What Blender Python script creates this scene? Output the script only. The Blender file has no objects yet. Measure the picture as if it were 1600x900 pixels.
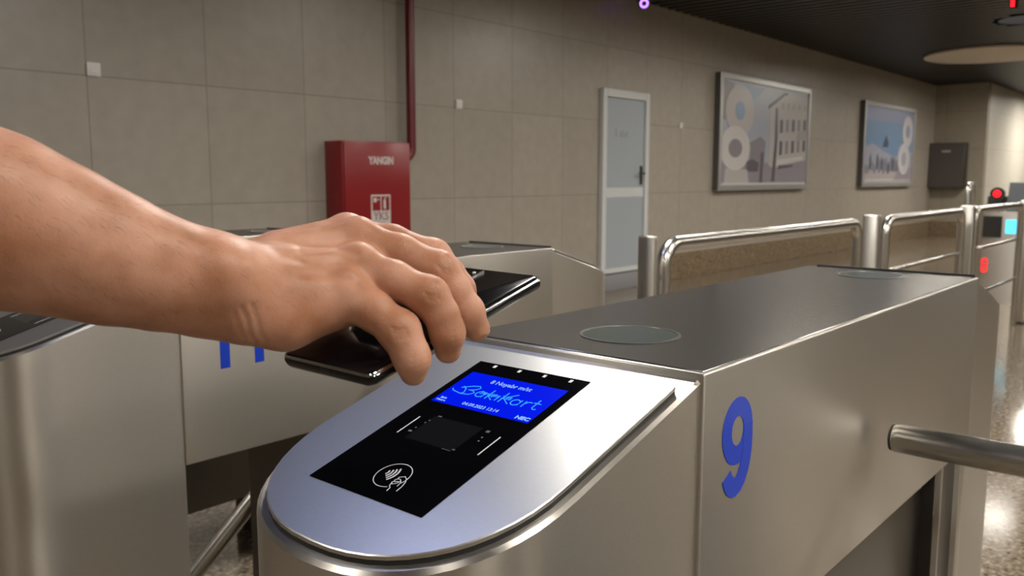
import bpy, bmesh, math, random
import numpy as np
from mathutils import Vector, Matrix

random.seed(7)
scn = bpy.context.scene
COL = scn.collection

# ------------------------------------------------------------------ camera
FPX = 1340.0
PITCH = math.radians(7.3)
HEAD = math.radians(40.9)
CAM = Vector((0.0, 0.0, 1.17))
cd = bpy.data.cameras.new('camera')
cd.sensor_width = 36.0
cd.lens = FPX / 1600.0 * 36.0
cd.clip_start = 0.02
cd.clip_end = 100
cd.dof.use_dof = True
cd.dof.focus_distance = 0.68
cd.dof.aperture_fstop = 13.0
cam = bpy.data.objects.new('camera', cd)
cam.location = CAM
cam.rotation_euler = (math.pi / 2 - PITCH, 0.0, HEAD - math.pi / 2)
COL.objects.link(cam)
scn.camera = cam

# ------------------------------------------------------------------ light and exposure
scn.view_settings.view_transform = 'Standard'
scn.view_settings.look = 'None'
scn.view_settings.gamma = 1.0
scn.view_settings.use_curve_mapping = False
scn.view_settings.exposure = 0.0
scn.cycles.use_denoising = True
scn.cycles.max_bounces = 8
scn.cycles.sample_clamp_indirect = 6.0
LAMP_E = 42.0
LAMP_R = 0.34
# x, y, tint, strength factor
W_ = (1.0, .93, .83)
# x, y, tint, strength factor, depth of the recess
LAMPS = [(2.55, 1.9, (1.0, .95, .88), 1.5, .03), (5.6, 2.2, W_, 1.0, .03), (8.75, 2.2, W_, 1.9, .03),
         (11.85, 2.2, W_, 1.0, .16), (13.2, .9, W_, 2.2, .03), (16.3, 2.45, W_, 2.6, .03), (18.9, 1.8, W_, 1.2, .03), (22.0, 2.6, (1.0, .95, .86), 4.0, .05),  # those after the first are added out of view to brighten the far walls
         (.85, 2.0, (.52, .60, 1.0), .15, .03), (-1.9, 2.4, W_, 1.0, .03),  # the bluish one is added to tint the head plate
         (-2.2, -.9, W_, .8, .03), (.6, -1.0, W_, .9, .03), (3.0, -1.0, W_, 1.2, .03), (5.6, -1.2, W_, 1.0, .03),  # unseen fill added for the hand and side panels
         (8.75, -1.2, W_, 1.0, .03), (11.85, -1.2, W_, 1.3, .03),
         (-.8, -3.6, W_, 1.2, .03), (2.4, -3.6, W_, 1.2, .03), (5.6, -4.2, W_, 1.0, .03), (8.75, -4.2, W_, 1.0, .03),  # unseen rows added as fill from the camera side
         (-.8, -6.6, W_, 1.2, .03), (2.4, -6.6, W_, 1.2, .03), (5.6, -6.8, W_, 1.0, .03)]
world = bpy.data.worlds.new('world')
scn.world = world
world.use_nodes = True
world.node_tree.nodes['Background'].inputs[0].default_value = (.9, .88, .85, 1)
world.node_tree.nodes['Background'].inputs[1].default_value = 0.05

CEIL = 3.02
WY = 5.1


# ------------------------------------------------------------------ helpers
def nodes_of(m):
    m.use_nodes = True
    nt = m.node_tree
    return nt, nt.nodes, nt.links, nt.nodes['Principled BSDF']


def mat(name, col, rough=.5, metal=0.0, spec=.5, emit=None, estr=0.0, coat=0.0):
    m = bpy.data.materials.new(name)
    nt, N, L, B = nodes_of(m)
    B.inputs['Base Color'].default_value = (*col, 1)
    B.inputs['Roughness'].default_value = rough
    B.inputs['Metallic'].default_value = metal
    B.inputs['Specular IOR Level'].default_value = spec
    B.inputs['Coat Weight'].default_value = coat
    if emit:
        B.inputs['Emission Color'].default_value = (*emit, 1)
        B.inputs['Emission Strength'].default_value = estr
    return m


def noise_mat(name, c1, c2, scale, rough=.5, metal=0.0, stretch=(1, 1, 1), bump=0.0, rvar=0.0, detail=4.0, spec=.5,
              aniso=0.0):
    """object-space noise drives the colour, the gloss and a faint bump"""
    m = mat(name, c1, rough, metal, spec)
    nt, N, L, B = nodes_of(m)
    tc = N.new('ShaderNodeTexCoord')
    mp = N.new('ShaderNodeMapping')
    mp.inputs['Scale'].default_value = stretch
    no = N.new('ShaderNodeTexNoise')
    no.inputs['Scale'].default_value = scale
    no.inputs['Detail'].default_value = detail
    rp = N.new('ShaderNodeValToRGB')
    rp.color_ramp.elements[0].position = .3
    rp.color_ramp.elements[1].position = .7
    rp.color_ramp.elements[0].color = (*c1, 1)
    rp.color_ramp.elements[1].color = (*c2, 1)
    L.new(tc.outputs['Object'], mp.inputs['Vector'])
    L.new(mp.outputs['Vector'], no.inputs['Vector'])
    L.new(no.outputs['Fac'], rp.inputs['Fac'])
    L.new(rp.outputs['Color'], B.inputs['Base Color'])
    if rvar:
        mr = N.new('ShaderNodeMapRange')
        mr.inputs['From Min'].default_value = .3
        mr.inputs['From Max'].default_value = .7
        mr.inputs['To Min'].default_value = rough - rvar
        mr.inputs['To Max'].default_value = rough + rvar
        L.new(no.outputs['Fac'], mr.inputs['Value'])
        L.new(mr.outputs['Result'], B.inputs['Roughness'])
    if bump:
        bp = N.new('ShaderNodeBump')
        bp.inputs['Strength'].default_value = bump
        bp.inputs['Distance'].default_value = .001
        L.new(no.outputs['Fac'], bp.inputs['Height'])
        L.new(bp.outputs['Normal'], B.inputs['Normal'])
    if aniso:
        B.inputs['Anisotropic'].default_value = aniso
    return m


def link(name, me, m, parent=None, smooth=False):
    o = bpy.data.objects.new(name, me)
    COL.objects.link(o)
    if m is not None:
        for k in (m if isinstance(m, (list, tuple)) else [m]):
            me.materials.append(k)
    if parent is not None:
        o.parent = parent
    if smooth:
        for p in me.polygons:
            p.use_smooth = True
    return o


def obj(name, bm, m, parent=None, smooth=False, angle=None):
    bmesh.ops.recalc_face_normals(bm, faces=bm.faces[:])
    if angle is not None:
        for f in bm.faces:
            f.smooth = True
        for e in bm.edges:
            if len(e.link_faces) == 2 and e.calc_face_angle(0) > angle:
                e.smooth = False
    me = bpy.data.meshes.new(name)
    bm.to_mesh(me)
    bm.free()
    return link(name, me, m, parent, smooth)


def tag(o, label=None, cat=None, group=None, kind=None):
    if label:
        o['label'] = label
    if cat:
        o['category'] = cat
    if group:
        o['group'] = group
    if kind:
        o['kind'] = kind
    return o


def empty(name, loc, rz=0.0):
    o = bpy.data.objects.new(name, None)
    o.location = loc
    o.rotation_euler = (0, 0, rz)
    o.empty_display_size = .05
    COL.objects.link(o)
    return o


def copy_tree(o, parent=None):
    c = o.copy()
    COL.objects.link(c)
    if parent is not None:
        c.parent = parent
        c.matrix_parent_inverse = o.matrix_parent_inverse.copy()
    for ch in o.children:
        copy_tree(ch, c)
    return c


def add_box(bm, lo, hi, bev=0.0, seg=2, mi=0):
    r = bmesh.ops.create_cube(bm, size=1.0)
    c = [(a + b) / 2 for a, b in zip(lo, hi)]
    s = [b - a for a, b in zip(lo, hi)]
    for v in r['verts']:
        v.co = Vector((c[0] + v.co.x * s[0], c[1] + v.co.y * s[1], c[2] + v.co.z * s[2]))
    fs = list({f for v in r['verts'] for f in v.link_faces})
    for f in fs:
        f.material_index = mi
    if bev:
        es = list({e for v in r['verts'] for e in v.link_edges})
        rr = bmesh.ops.bevel(bm, geom=es, offset=bev, segments=seg, affect='EDGES', profile=.5)
        for f in rr['faces']:
            f.material_index = mi
    return bm


def box(name, lo, hi, m, parent=None, bev=0.0, seg=2):
    bm = bmesh.new()
    add_box(bm, lo, hi, bev, seg)
    return obj(name, bm, m, parent, angle=.7 if bev else None)


def add_poly(bm, pts, mi=0):
    f = bm.faces.new([bm.verts.new(p) for p in pts])
    f.material_index = mi
    return f


def add_prism(bm, bot, top, mi=0, caps=True):
    """closed prism between two equal-length loops"""
    n = len(bot)
    a = [bm.verts.new(p) for p in bot]
    b = [bm.verts.new(p) for p in top]
    for i in range(n):
        f = bm.faces.new((a[i], a[(i + 1) % n], b[(i + 1) % n], b[i]))
        f.material_index = mi
    if caps:
        f = bm.faces.new(list(reversed(a)))
        f.material_index = mi
        f = bm.faces.new(b)
        f.material_index = mi


def add_tube(bm, pts, r, seg=20, caps=True, mi=0):
    """tube of radius r (number or list) along a polyline"""
    P = [Vector(p) for p in pts]
    n = len(P)
    R = r if isinstance(r, (list, tuple)) else [r] * n
    rings = []
    t0 = (P[1] - P[0]).normalized()
    up = Vector((0, 0, 1)) if abs(t0.z) < .9 else Vector((1, 0, 0))
    nrm = (up - t0 * up.dot(t0)).normalized()
    for i in range(n):
        a = P[i] - P[i - 1] if i > 0 else P[1] - P[0]
        b = P[i + 1] - P[i] if i < n - 1 else P[-1] - P[-2]
        t = (a.normalized() + b.normalized()).normalized()
        nrm = (nrm - t * nrm.dot(t)).normalized()
        bi = t.cross(nrm)
        rings.append([bm.verts.new(P[i] + (nrm * math.cos(2 * math.pi * k / seg) + bi * math.sin(2 * math.pi * k / seg)) * R[i])
                      for k in range(seg)])
    for i in range(n - 1):
        for k in range(seg):
            f = bm.faces.new((rings[i][k], rings[i][(k + 1) % seg], rings[i + 1][(k + 1) % seg], rings[i + 1][k]))
            f.material_index = mi
    if caps:
        bm.faces.new(list(reversed(rings[0]))).material_index = mi
        bm.faces.new(rings[-1]).material_index = mi
    return bm


def circle(cx, cy, r, n=40):
    return [(cx + r * math.cos(2 * math.pi * k / n), cy + r * math.sin(2 * math.pi * k / n)) for k in range(n)]


def add_lathe(bm, prof, n=40, M=None, mi=0):
    """profile of (radius, height) turned round z"""
    rings = []
    for (r, z) in prof:
        ring = []
        for k in range(n):
            p = Vector((r * math.cos(2 * math.pi * k / n), r * math.sin(2 * math.pi * k / n), z))
            ring.append(bm.verts.new(M @ p if M else p))
        rings.append(ring)
    for a, b in zip(rings, rings[1:]):
        for k in range(n):
            bm.faces.new((a[k], a[(k + 1) % n], b[(k + 1) % n], b[k])).material_index = mi
    bm.faces.new(list(reversed(rings[0]))).material_index = mi
    bm.faces.new(rings[-1]).material_index = mi


def frame_matrix(o, ex, ey):
    ex = Vector(ex).normalized()
    ey = Vector(ey)
    ey = (ey - ex * ey.dot(ex)).normalized()
    ez = ex.cross(ey)
    M = Matrix.Identity(4)
    for i in range(3):
        M[i][0], M[i][1], M[i][2], M[i][3] = ex[i], ey[i], ez[i], o[i]
    return M


def add_stroke(bm, pts, w, z0, z1, mi=0):
    """flat ribbon along a 2-D polyline, raised from z0 to z1"""
    P = [Vector((p[0], p[1])) for p in pts]
    W = w if isinstance(w, (list, tuple)) else [w] * len(P)
    l, r = [], []
    for i in range(len(P)):
        a = P[i] - P[i - 1] if i > 0 else P[1] - P[0]
        b = P[i + 1] - P[i] if i < len(P) - 1 else P[-1] - P[-2]
        t = (a.normalized() + b.normalized()).normalized()
        n = Vector((-t.y, t.x))
        l.append(P[i] + n * W[i] / 2)
        r.append(P[i] - n * W[i] / 2)
    for i in range(len(P) - 1):
        q = [l[i], l[i + 1], r[i + 1], r[i]]
        add_prism(bm, [(p.x, p.y, z0) for p in q], [(p.x, p.y, z1) for p in q], mi)


def arc(cx, cy, rx, ry, a0, a1, n=24):
    return [(cx + rx * math.cos(math.radians(a0 + (a1 - a0) * k / n)), cy + ry * math.sin(math.radians(a0 + (a1 - a0) * k / n)))
            for k in range(n + 1)]


def text(name, body, size, M, m, parent=None, align='CENTER', sx=1.0, off=0.0, shear=0.0, ext=.00012):
    cu = bpy.data.curves.new(name, 'FONT')
    cu.body = body
    cu.size = size
    cu.align_x = align
    cu.align_y = 'CENTER'
    cu.extrude = ext
    cu.offset = off
    cu.shear = shear
    cu.resolution_u = 4
    tmp = bpy.data.objects.new('tmp_text', cu)
    COL.objects.link(tmp)
    dg = bpy.context.evaluated_depsgraph_get()
    dg.update()
    me = bpy.data.meshes.new_from_object(tmp.evaluated_get(dg))
    bpy.data.objects.remove(tmp)
    bpy.data.curves.remove(cu)
    me.name = name
    me.transform(M @ Matrix.Diagonal((sx, 1, 1, 1)))
    me.materials.clear()
    return link(name, me, m, parent)


# ------------------------------------------------------------------ materials
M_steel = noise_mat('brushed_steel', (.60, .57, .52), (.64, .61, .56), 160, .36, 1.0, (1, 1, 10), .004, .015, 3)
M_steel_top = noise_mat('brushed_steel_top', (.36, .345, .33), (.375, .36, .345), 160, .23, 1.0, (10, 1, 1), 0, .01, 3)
for k_ in (M_steel,):
    B_ = k_.node_tree.nodes['Principled BSDF']
    B_.inputs['Anisotropic'].default_value = .8
    B_.inputs['Anisotropic Rotation'].default_value = .25
    tg = k_.node_tree.nodes.new('ShaderNodeTangent')
    tg.direction_type = 'RADIAL'
    tg.axis = 'Z'
    k_.node_tree.links.new(tg.outputs[0], B_.inputs['Tangent'])
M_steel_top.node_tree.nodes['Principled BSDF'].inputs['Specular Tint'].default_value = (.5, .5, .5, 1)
M_plate = noise_mat('brushed_plate', (.62, .62, .61), (.66, .66, .65), 140, .34, 1.0, (10, 1, 10), 0, .02, 3)
M_tube = noise_mat('satin_tube', (.58, .56, .52), (.62, .60, .56), 80, .27, 1.0, (1, 1, 1), 0, 0)
M_dark_steel = mat('dark_panel', (.10, .092, .083), .38, .85)
M_cabinet = mat('cabinet_steel', (.13, .118, .105), .34, .9)
M_gasket = mat('black_gasket', (.01, .01, .01), .6)
M_blackglass = mat('black_glass', (.002, .002, .003), .07, 0, .2)
M_port = mat('sensor_glass', (.075, .10, .095), .16, 0, .6)
M_port_ring = mat('sensor_ring', (.22, .21, .2), .3, 1.0)
M_blue = mat('blue_vinyl', (.012, .055, .56), .35, 0, .4)
M_rubber = mat('dark_rubber', (.02, .019, .018), .6)
M_screen = mat('blue_screen', (.0, .0, .01), .15, 0, .06, (.0, .012, 1.0), .82)
M_cyan = mat('cyan_pixels', (0, .02, .05), .4, 0, 0, (.05, .42, 1.0), .9)
M_ltext = mat('pale_pixels', (0, .02, .05), .4, 0, 0, (.35, .6, 1.0), .9)
M_print = mat('white_print', (.72, .73, .78), .5)
M_grey_print = mat('grey_print', (.10, .10, .11), .5)
M_window = mat('scanner_window', (.0075, .0075, .009), .12, 0, .35)
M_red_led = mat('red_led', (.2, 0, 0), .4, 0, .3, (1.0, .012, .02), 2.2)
M_cyan_led = mat('cyan_display', (.0, .1, .15), .3, 0, .3, (.12, .72, 1.0), 1.6)


# ------------------------------------------------------------------ the setting
def tile_mat(name, c1, c2, grout, w, h, ox, oz, axis='XZ', rough=.34, spec=.45):
    m = mat(name, c1, rough, 0, spec)
    nt, N, L, B = nodes_of(m)
    tc = N.new('ShaderNodeTexCoord')
    sp = N.new('ShaderNodeSeparateXYZ')
    cb = N.new('ShaderNodeCombineXYZ')
    L.new(tc.outputs['Object'], sp.inputs[0])
    L.new(sp.outputs[axis[0]], cb.inputs[0])
    L.new(sp.outputs[axis[1]], cb.inputs[1])
    mp = N.new('ShaderNodeMapping')
    mp.inputs['Location'].default_value = (ox, oz, 0)
    L.new(cb.outputs[0], mp.inputs['Vector'])
    br = N.new('ShaderNodeTexBrick')
    br.offset = 0.0
    br.inputs['Scale'].default_value = 1.0
    br.inputs['Brick Width'].default_value = w
    br.inputs['Row Height'].default_value = h
    br.inputs['Mortar Size'].default_value = .0035
    br.inputs['Mortar Smooth'].default_value = .2
    br.inputs['Color1'].default_value = (*c1, 1)
    br.inputs['Color2'].default_value = (*c2, 1)
    br.inputs['Mortar'].default_value = (*grout, 1)
    L.new(mp.outputs['Vector'], br.inputs['Vector'])
    no = N.new('ShaderNodeTexNoise')
    no.inputs['Scale'].default_value = 9
    no.inputs['Detail'].default_value = 8
    L.new(tc.outputs['Object'], no.inputs['Vector'])
    mr = N.new('ShaderNodeMapRange')
    mr.inputs['To Min'].default_value = .86
    mr.inputs['To Max'].default_value = 1.12
    L.new(no.outputs['Fac'], mr.inputs['Value'])
    mx = N.new('ShaderNodeMix')
    mx.data_type = 'RGBA'
    mx.blend_type = 'MULTIPLY'
    mx.inputs['Factor'].default_value = 1.0
    L.new(br.outputs['Color'], mx.inputs['A'])
    L.new(mr.outputs['Result'], mx.inputs['B'])
    L.new(mx.outputs['Result'], B.inputs['Base Color'])
    bp = N.new('ShaderNodeBump')
    bp.inputs['Strength'].default_value = .5
    bp.inputs['Distance'].default_value = .002
    bp.invert = True
    L.new(br.outputs['Fac'], bp.inputs['Height'])
    L.new(bp.outputs['Normal'], B.inputs['Normal'])
    return m


def granite_mat(name, a, b, c, rough, spec=.5):
    m = mat(name, a, rough, 0, spec)
    nt, N, L, B = nodes_of(m)
    tc = N.new('ShaderNodeTexCoord')
    n1 = N.new('ShaderNodeTexVoronoi')
    n1.inputs['Scale'].default_value = 85
    n2 = N.new('ShaderNodeTexNoise')
    n2.inputs['Scale'].default_value = 55
    n2.inputs['Detail'].default_value = 6
    rp = N.new('ShaderNodeValToRGB')
    e = rp.color_ramp.elements
    e[0].position, e[0].color = .34, (*a, 1)
    e[1].position, e[1].color = .52, (*b, 1)
    k = e.new(.66)
    k.color = (*c, 1)
    mx = N.new('ShaderNodeMix')
    mx.data_type = 'RGBA'
    mx.blend_type = 'MULTIPLY'
    mx.inputs['Factor'].default_value = .5
    L.new(tc.outputs['Object'], n1.inputs['Vector'])
    L.new(tc.outputs['Object'], n2.inputs['Vector'])
    L.new(n2.outputs['Fac'], rp.inputs['Fac'])
    L.new(rp.outputs['Color'], mx.inputs['A'])
    sx = N.new('ShaderNodeSeparateColor')
    L.new(n1.outputs['Color'], sx.inputs[0])
    L.new(sx.outputs[0], mx.inputs['B'])
    L.new(mx.outputs['Result'], B.inputs['Base Color'])
    return m


M_wall = tile_mat('wall_tiles', (.375, .338, .285), (.35, .315, .265), (.22, .195, .165), .74, .745, -2.19 + .74 * 20, -1.005 + .745 * 4)
M_wall_end = tile_mat('end_wall_tiles', (.33, .29, .225), (.31, .275, .215), (.16, .14, .11), .74, .745, .3, -1.005 + .745 * 4, 'YZ', .5)
M_wall_pale = tile_mat('pale_wall_tiles', (.62, .58, .5), (.6, .56, .48), (.4, .36, .3), .74, .745, .2, -1.005 + .745 * 4, 'XZ', .4)
M_floor = granite_mat('granite_floor', (.10, .075, .05), (.255, .20, .14), (.42, .35, .265), .12)
M_skirt = granite_mat('brown_stone', (.19, .14, .085), (.28, .205, .13), (.33, .25, .165), .25)
M_slat = mat('dark_slat', (.016, .014, .012), .42, .2)
M_void = mat('ceiling_void', (.006, .006, .006), .9)
M_cream = mat('cream_paint', (.62, .55, .46), .6)

X0, X1, Y0 = -6.0, 30.0, -9.0


def struct(o, label=None):
    o['kind'] = 'structure'
    return o


struct(box('floor', (X0, Y0, -.1), (X1, WY + .2, 0), M_floor))
struct(box('wall_left', (X0, WY, 0), (19.0, WY + .2, CEIL + .2), M_wall))
struct(box('wall_end', (19.0, 4.15, 0), (19.2, WY + .2, CEIL + .2), M_wall_end))
struct(box('wall_return', (19.2, 4.15, 0), (X1, 4.35, CEIL + .2), M_wall_pale))
struct(box('wall_far', (X1, Y0, 0), (X1 + .2, 4.35, CEIL + .2), M_wall_end))
struct(box('wall_right', (X0, Y0 - .2, 0), (X1, Y0, CEIL + .2), M_wall))
struct(box('wall_back', (X0 - .2, Y0, 0), (X0, WY + .2, CEIL + .2), M_wall_end))
# brown stone skirting, interrupted by the step of the door
bm = bmesh.new()
add_box(bm, (X0, WY - .018, 0), (7.16, WY, .30), .003, 1)
add_box(bm, (8.18, WY - .018, 0), (18.98, WY, .30), .003, 1)
struct(obj('baseboard_left', bm, M_skirt))
struct(box('baseboard_end', (18.98, 4.15, 0), (19.0, WY - .018, .30), M_skirt, bev=.003, seg=1))

# ceiling: dark linear slats with round openings under the recessed lamps
bm = bmesh.new()
add_box(bm, (X0, Y0, CEIL + .38), (X1, WY, CEIL + .42), mi=1)
x = X0 + .05
while x < X1:
    cuts = [(-1e9, Y0)]
    for (lx, ly, _, _, _) in LAMPS:
        d = max(abs(x + .0525 - lx) - .05, 0)
        if d < LAMP_R + .045:
            h = math.sqrt(max((LAMP_R + .045) ** 2 - d * d, 0))
            cuts.append((ly - h, ly + h))
    cuts.sort()
    cuts.append((WY, 1e9))
    for (a, b), (c, d) in zip(cuts, cuts[1:]):
        if c - b > .02:
            add_box(bm, (x, b, CEIL), (x + .105, c, CEIL + .05), mi=0)
    x += .17
struct(obj('ceiling', bm, [M_slat, M_void]))

# round lamps; all but the deeply recessed one are unseen, most added as fill
M_can = mat('lamp_can', (.004, .004, .004), .9, 0, .0)
M_trim = mat('lamp_trim', (.03, .03, .03), .4, .5)
for i, (lx, ly, tint, k, dp) in enumerate(LAMPS):
    t = empty('ceiling_lamp', (lx, ly, CEIL))
    lab = 'round lamp recessed in the dark slatted ceiling, reflected in the floor' if i == 3 else \
        'unseen round lamp added in the dark slatted ceiling to light the hall'
    tag(t, lab, 'ceiling lamp', 'recessed round ceiling lamps')
    bm = bmesh.new()
    n = 40
    prof = [(LAMP_R + .03, .001), (LAMP_R + .03, .004), (LAMP_R + .01, .004), (LAMP_R + .01, dp + .025), (LAMP_R, dp + .025), (LAMP_R, .001)]
    rings = [[bm.verts.new((r * math.cos(2 * math.pi * q / n), r * math.sin(2 * math.pi * q / n), z)) for q in range(n)] for r, z in prof]
    for a, b in zip(rings, rings[1:] + rings[:1]):
        for q in range(n):
            bm.faces.new((a[q], a[(q + 1) % n], b[(q + 1) % n], b[q]))
    obj('lamp_can', bm, M_can, t)
    bm = bmesh.new()
    add_prism(bm, [(p[0], p[1], dp) for p in circle(0, 0, LAMP_R - .002)], [(p[0], p[1], dp + .02) for p in circle(0, 0, LAMP_R - .002)])
    me_ = mat('lamp_diffuser', (.8, .8, .8), .5, 0, .5, tint, LAMP_E * k)
    obj('diffuser', bm, me_, t)

# ------------------------------------------------------------------ ticket gates
GL, GW, GH, NB = .972, .302, 1.0, .70     # housing length, width, top height, underside height
NOSE = .318
SL = .3002                                # fall of the sloped head


def u_outline(straight, length, y0, y1, n=26, p=2.3):
    """U-shaped plan outline from (0,y0) round the tip at x=-length back to (0,y1)"""
    yc, b, a = (y0 + y1) / 2, (y1 - y0) / 2, length - straight
    pts = [(0.0, y0)]
    for k in range(n + 1):
        th = math.pi * k / n
        c, s = math.cos(th), math.sin(th)
        yy = yc - b * math.copysign(abs(c) ** (2 / p), c)
        xx = -straight - a * abs(s) ** (2 / p)
        pts.append((xx, yy))
    pts.append((0.0, y1))
    return pts


def nose(root, flip):
    """one rounded end with its sloped head plate; flip mirrors it to the far end"""
    fx = (lambda x: GL - x) if flip else (lambda x: x)
    rim = u_outline(.178, NOSE, .004, GW - .004)
    zt = lambda x, d: GH - .0062 + SL * x + d
    bm = bmesh.new()
    # shell with a small rounded lip
    n = len(rim)
    ins = u_outline(.178, NOSE - .003, .007, GW - .007)
    loops = [[(fx(x), y, 0.0) for x, y in rim],
             [(fx(x), y, zt(x, -.003)) for x, y in rim],
             [(fx(x2), y2, zt(x2, 0)) for x2, y2 in ins]]
    V = [[bm.verts.new(p) for p in l] for l in loops]
    for a, b in zip(V, V[1:]):
        for i in range(n):
            bm.faces.new((a[i], a[(i + 1) % n], b[(i + 1) % n], b[i]))
    bm.faces.new(V[-1])
    bm.faces.new(list(reversed(V[0])))
    obj('nose_housing', bm, M_steel, root, angle=.5)
    # dark gap under the plate, then the plate with rounded rear corners
    def loop(inset, xr, cr):
        o = u_outline(.178, NOSE - inset, .004 + inset, GW - .004 - inset)
        o = o[1:-1]
        y0, y1 = .004 + inset, GW - .004 - inset
        a = [(-xr - cr + cr * math.sin(t), y0 + cr - cr * math.cos(t)) for t in [math.pi / 2 * (1 - k / 6) for k in range(7)]]
        b = [(-xr - cr + cr * math.sin(t), y1 - cr + cr * math.cos(t)) for t in [math.pi / 2 * k / 6 for k in range(7)]]
        return a + o + b
    bm = bmesh.new()
    lg = loop(.0084, .0204, .012)
    add_prism(bm, [(fx(x), y, zt(x, -.001)) for x, y in lg], [(fx(x), y, zt(x, .0042)) for x, y in lg])
    obj('gasket', bm, M_gasket, root)
    bm = bmesh.new()
    lp = loop(.008, .020, .012)
    li = loop(.0088, .0208, .0112)
    n = len(lp)
    Ls = [[(fx(x), y, zt(x, .0041)) for x, y in lp], [(fx(x), y, zt(x, .0069)) for x, y in lp], [(fx(x), y, zt(x, .0076)) for x, y in li]]
    V = [[bm.verts.new(p) for p in l] for l in Ls]
    for a, b in zip(V, V[1:]):
        for i in range(n):
            bm.faces.new((a[i], a[(i + 1) % n], b[(i + 1) % n], b[i]))
    bm.faces.new(V[-1])
    bm.faces.new(list(reversed(V[0])))
    return obj('head_plate', bm, M_plate, root, angle=.5)


def reader(plate):
    """black card reader let into the plate: the reading field, the screen and the printed marks"""
    # frame on the plate: u up the slope, v from its left (far) edge to the right, w up from the glass
    e1 = Vector((1, 0, SL)).normalized()
    org = Vector((.409 - .665, .577 - .353, GH - .0062 + SL * (.409 - .665) + .0076))
    M = frame_matrix(org, (0, -1, 0), e1)     # text x = to the right (-y), text y = up the slope
    U, V = .2185, .1355
    bm = bmesh.new()
    add_box(bm, (0, 0, -.001), (V, U, .0008), .0004, 1)
    bm.transform(M)
    rd = obj('card_reader', bm, M_blackglass, plate)
    rd['label'] = 'black glass card reader with blue screen'
    def flat(name, lo, hi, m, z=.0008):
        b = bmesh.new()
        add_box(b, (lo[0], lo[1], z - .0002), (hi[0], hi[1], z + .00015))
        b.transform(M)
        return obj(name, b, m, rd)
    flat('screen', (.0095, .137), (.1265, .1965), M_screen)
    for v in (.0245, .056, .0868, .1175):
        flat('indicator', (v - .0017, .2105), (v + .0017, .2150), M_print)
    flat('guide_line', (.0215, .081), (.0228, .110), M_print)
    flat('guide_line', (.1180, .0815), (.1193, .1105), M_print)
    flat('scanner_window', (.036, .0775), (.094, .116), M_window)
    for (v, u) in ((.101, .113), (.1035, .104), (.1045, .0985), (.033, .094), (.0355, .1035), (.0365, .108)):
        flat('printed_dot', (v - .0009, u - .0008), (v + .0009, u + .0008), M_grey_print)
    for (v0, u0, v1, u1) in ((.1, .1118, .104, .1148), (.0915, .0785, .0945, .0805), (.030, .0865, .034, .0890), (.039, .1162, .043, .1178),
                             (.082, .0767, .0914, .0772)):
        flat('printed_mark', (v0, u0), (v1, u1), M_grey_print)
    # contactless symbol: ring, four waves and a hand holding a card
    b = bmesh.new()
    c = (.0715, .0305)
    add_stroke(b, arc(c[0], c[1], .0163, .0158, -22, 300, 48), .00075, .0006, .001)
    for k in range(4):
        rr = .0030 + .0031 * k
        add_stroke(b, arc(c[0] - .0110, c[1] + .0012, rr + .001, rr + .001, -38, 38, 10), .0015, .0006, .001)
    hand = [[(.0085, .0035), (.013, .0062), (.0168, .004), (.0195, .0005), (.0212, -.0045), (.0218, -.0115)],
            [(.0085, .0035), (.0092, .0012), (.0118, .0018), (.0142, .0002)],
            [(.0092, .0012), (.0078, -.001), (.0095, -.0026), (.0128, -.0012)],
            [(.0085, -.0022), (.0078, -.0042), (.0102, -.0058), (.0132, -.0035), (.0142, .0002)],
            [(.0085, -.0048), (.0096, -.0082), (.0126, -.0102), (.0132, -.0145)],
            [(.0142, .0002), (.0162, -.0022), (.0168, -.0062)]]
    for s in hand:
        add_stroke(b, [(c[0] + p[0] * .95 - .0005, c[1] + p[1] - .0035) for p in s], .0008, .0006, .001)
    b.transform(M)
    obj('contactless_symbol', b, M_print, rd)
    # the words on the screen
    T = lambda v, u: M @ Matrix.Translation((v, u, .00105))
    text('screen_text', '8 Noyabr m/st', .0088, T(.068, .1855), M_ltext, rd, sx=.95)
    text('screen_text', 'S\u0259rni\u015fin: 2.28', .0075, T(.066, .1655), M_cyan, rd, sx=.9)
    text('screen_text', '04.09.2023 13:14', .0066, T(.066, .1435), M_ltext, rd, sx=.95)
    text('screen_text', 'NEC', .0068, T(.117, .1418), M_ltext, rd, sx=1.15, off=.0002)
    text('screen_text', 'Bak\u0131\nMetro', .0042, T(.0185, .1432), M_ltext, rd, sx=1.1)
    # hand-lettered logo across the middle
    b = bmesh.new()
    S = lambda pts, w=.0011: add_stroke(b, [(.0205 + p[0] * .0092, .1585 + p[1] * .0092) for p in pts], w, .0009, .0012)
    S([(.1, .9), (1.2, 1.55), (2.0, 1.75), (2.35, 1.45), (2.0, 1.0), (1.2, .75), (1.9, .75), (2.3, .45), (1.9, .0), (.9, -.15), (-.4, .15), (-.7, .45)])
    S([(.2, 1.2), (.75, .9), (1.1, .2), (.9, -.1)])
    S(arc(3.1, .45, .5, .5, 20, 340, 14) + [(3.6, -.05), (3.62, .95)])
    S([(4.2, 1.6), (4.15, -.1)])
    S([(5.0, .95), (4.25, .4), (5.0, -.1)])
    S([(5.45, .9), (5.4, -.05)])
    S([(6.0, 1.7), (5.95, -.15)])
    S([(7.25, 1.7), (6.05, .65), (7.2, -.15)])
    S(arc(7.8, .4, .5, .5, 20, 340, 14) + [(8.3, -.05), (8.32, .95)])
    S([(8.85, .95), (8.85, -.1)])
    S([(8.85, .5), (9.2, .9), (9.6, .9)])
    S([(10.1, 1.6), (10.1, .1), (10.35, -.12), (10.65, 0)])
    S([(9.75, .95), (10.6, .95)])
    b.transform(M)
    obj('screen_logo', b, M_cyan, rd)


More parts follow.
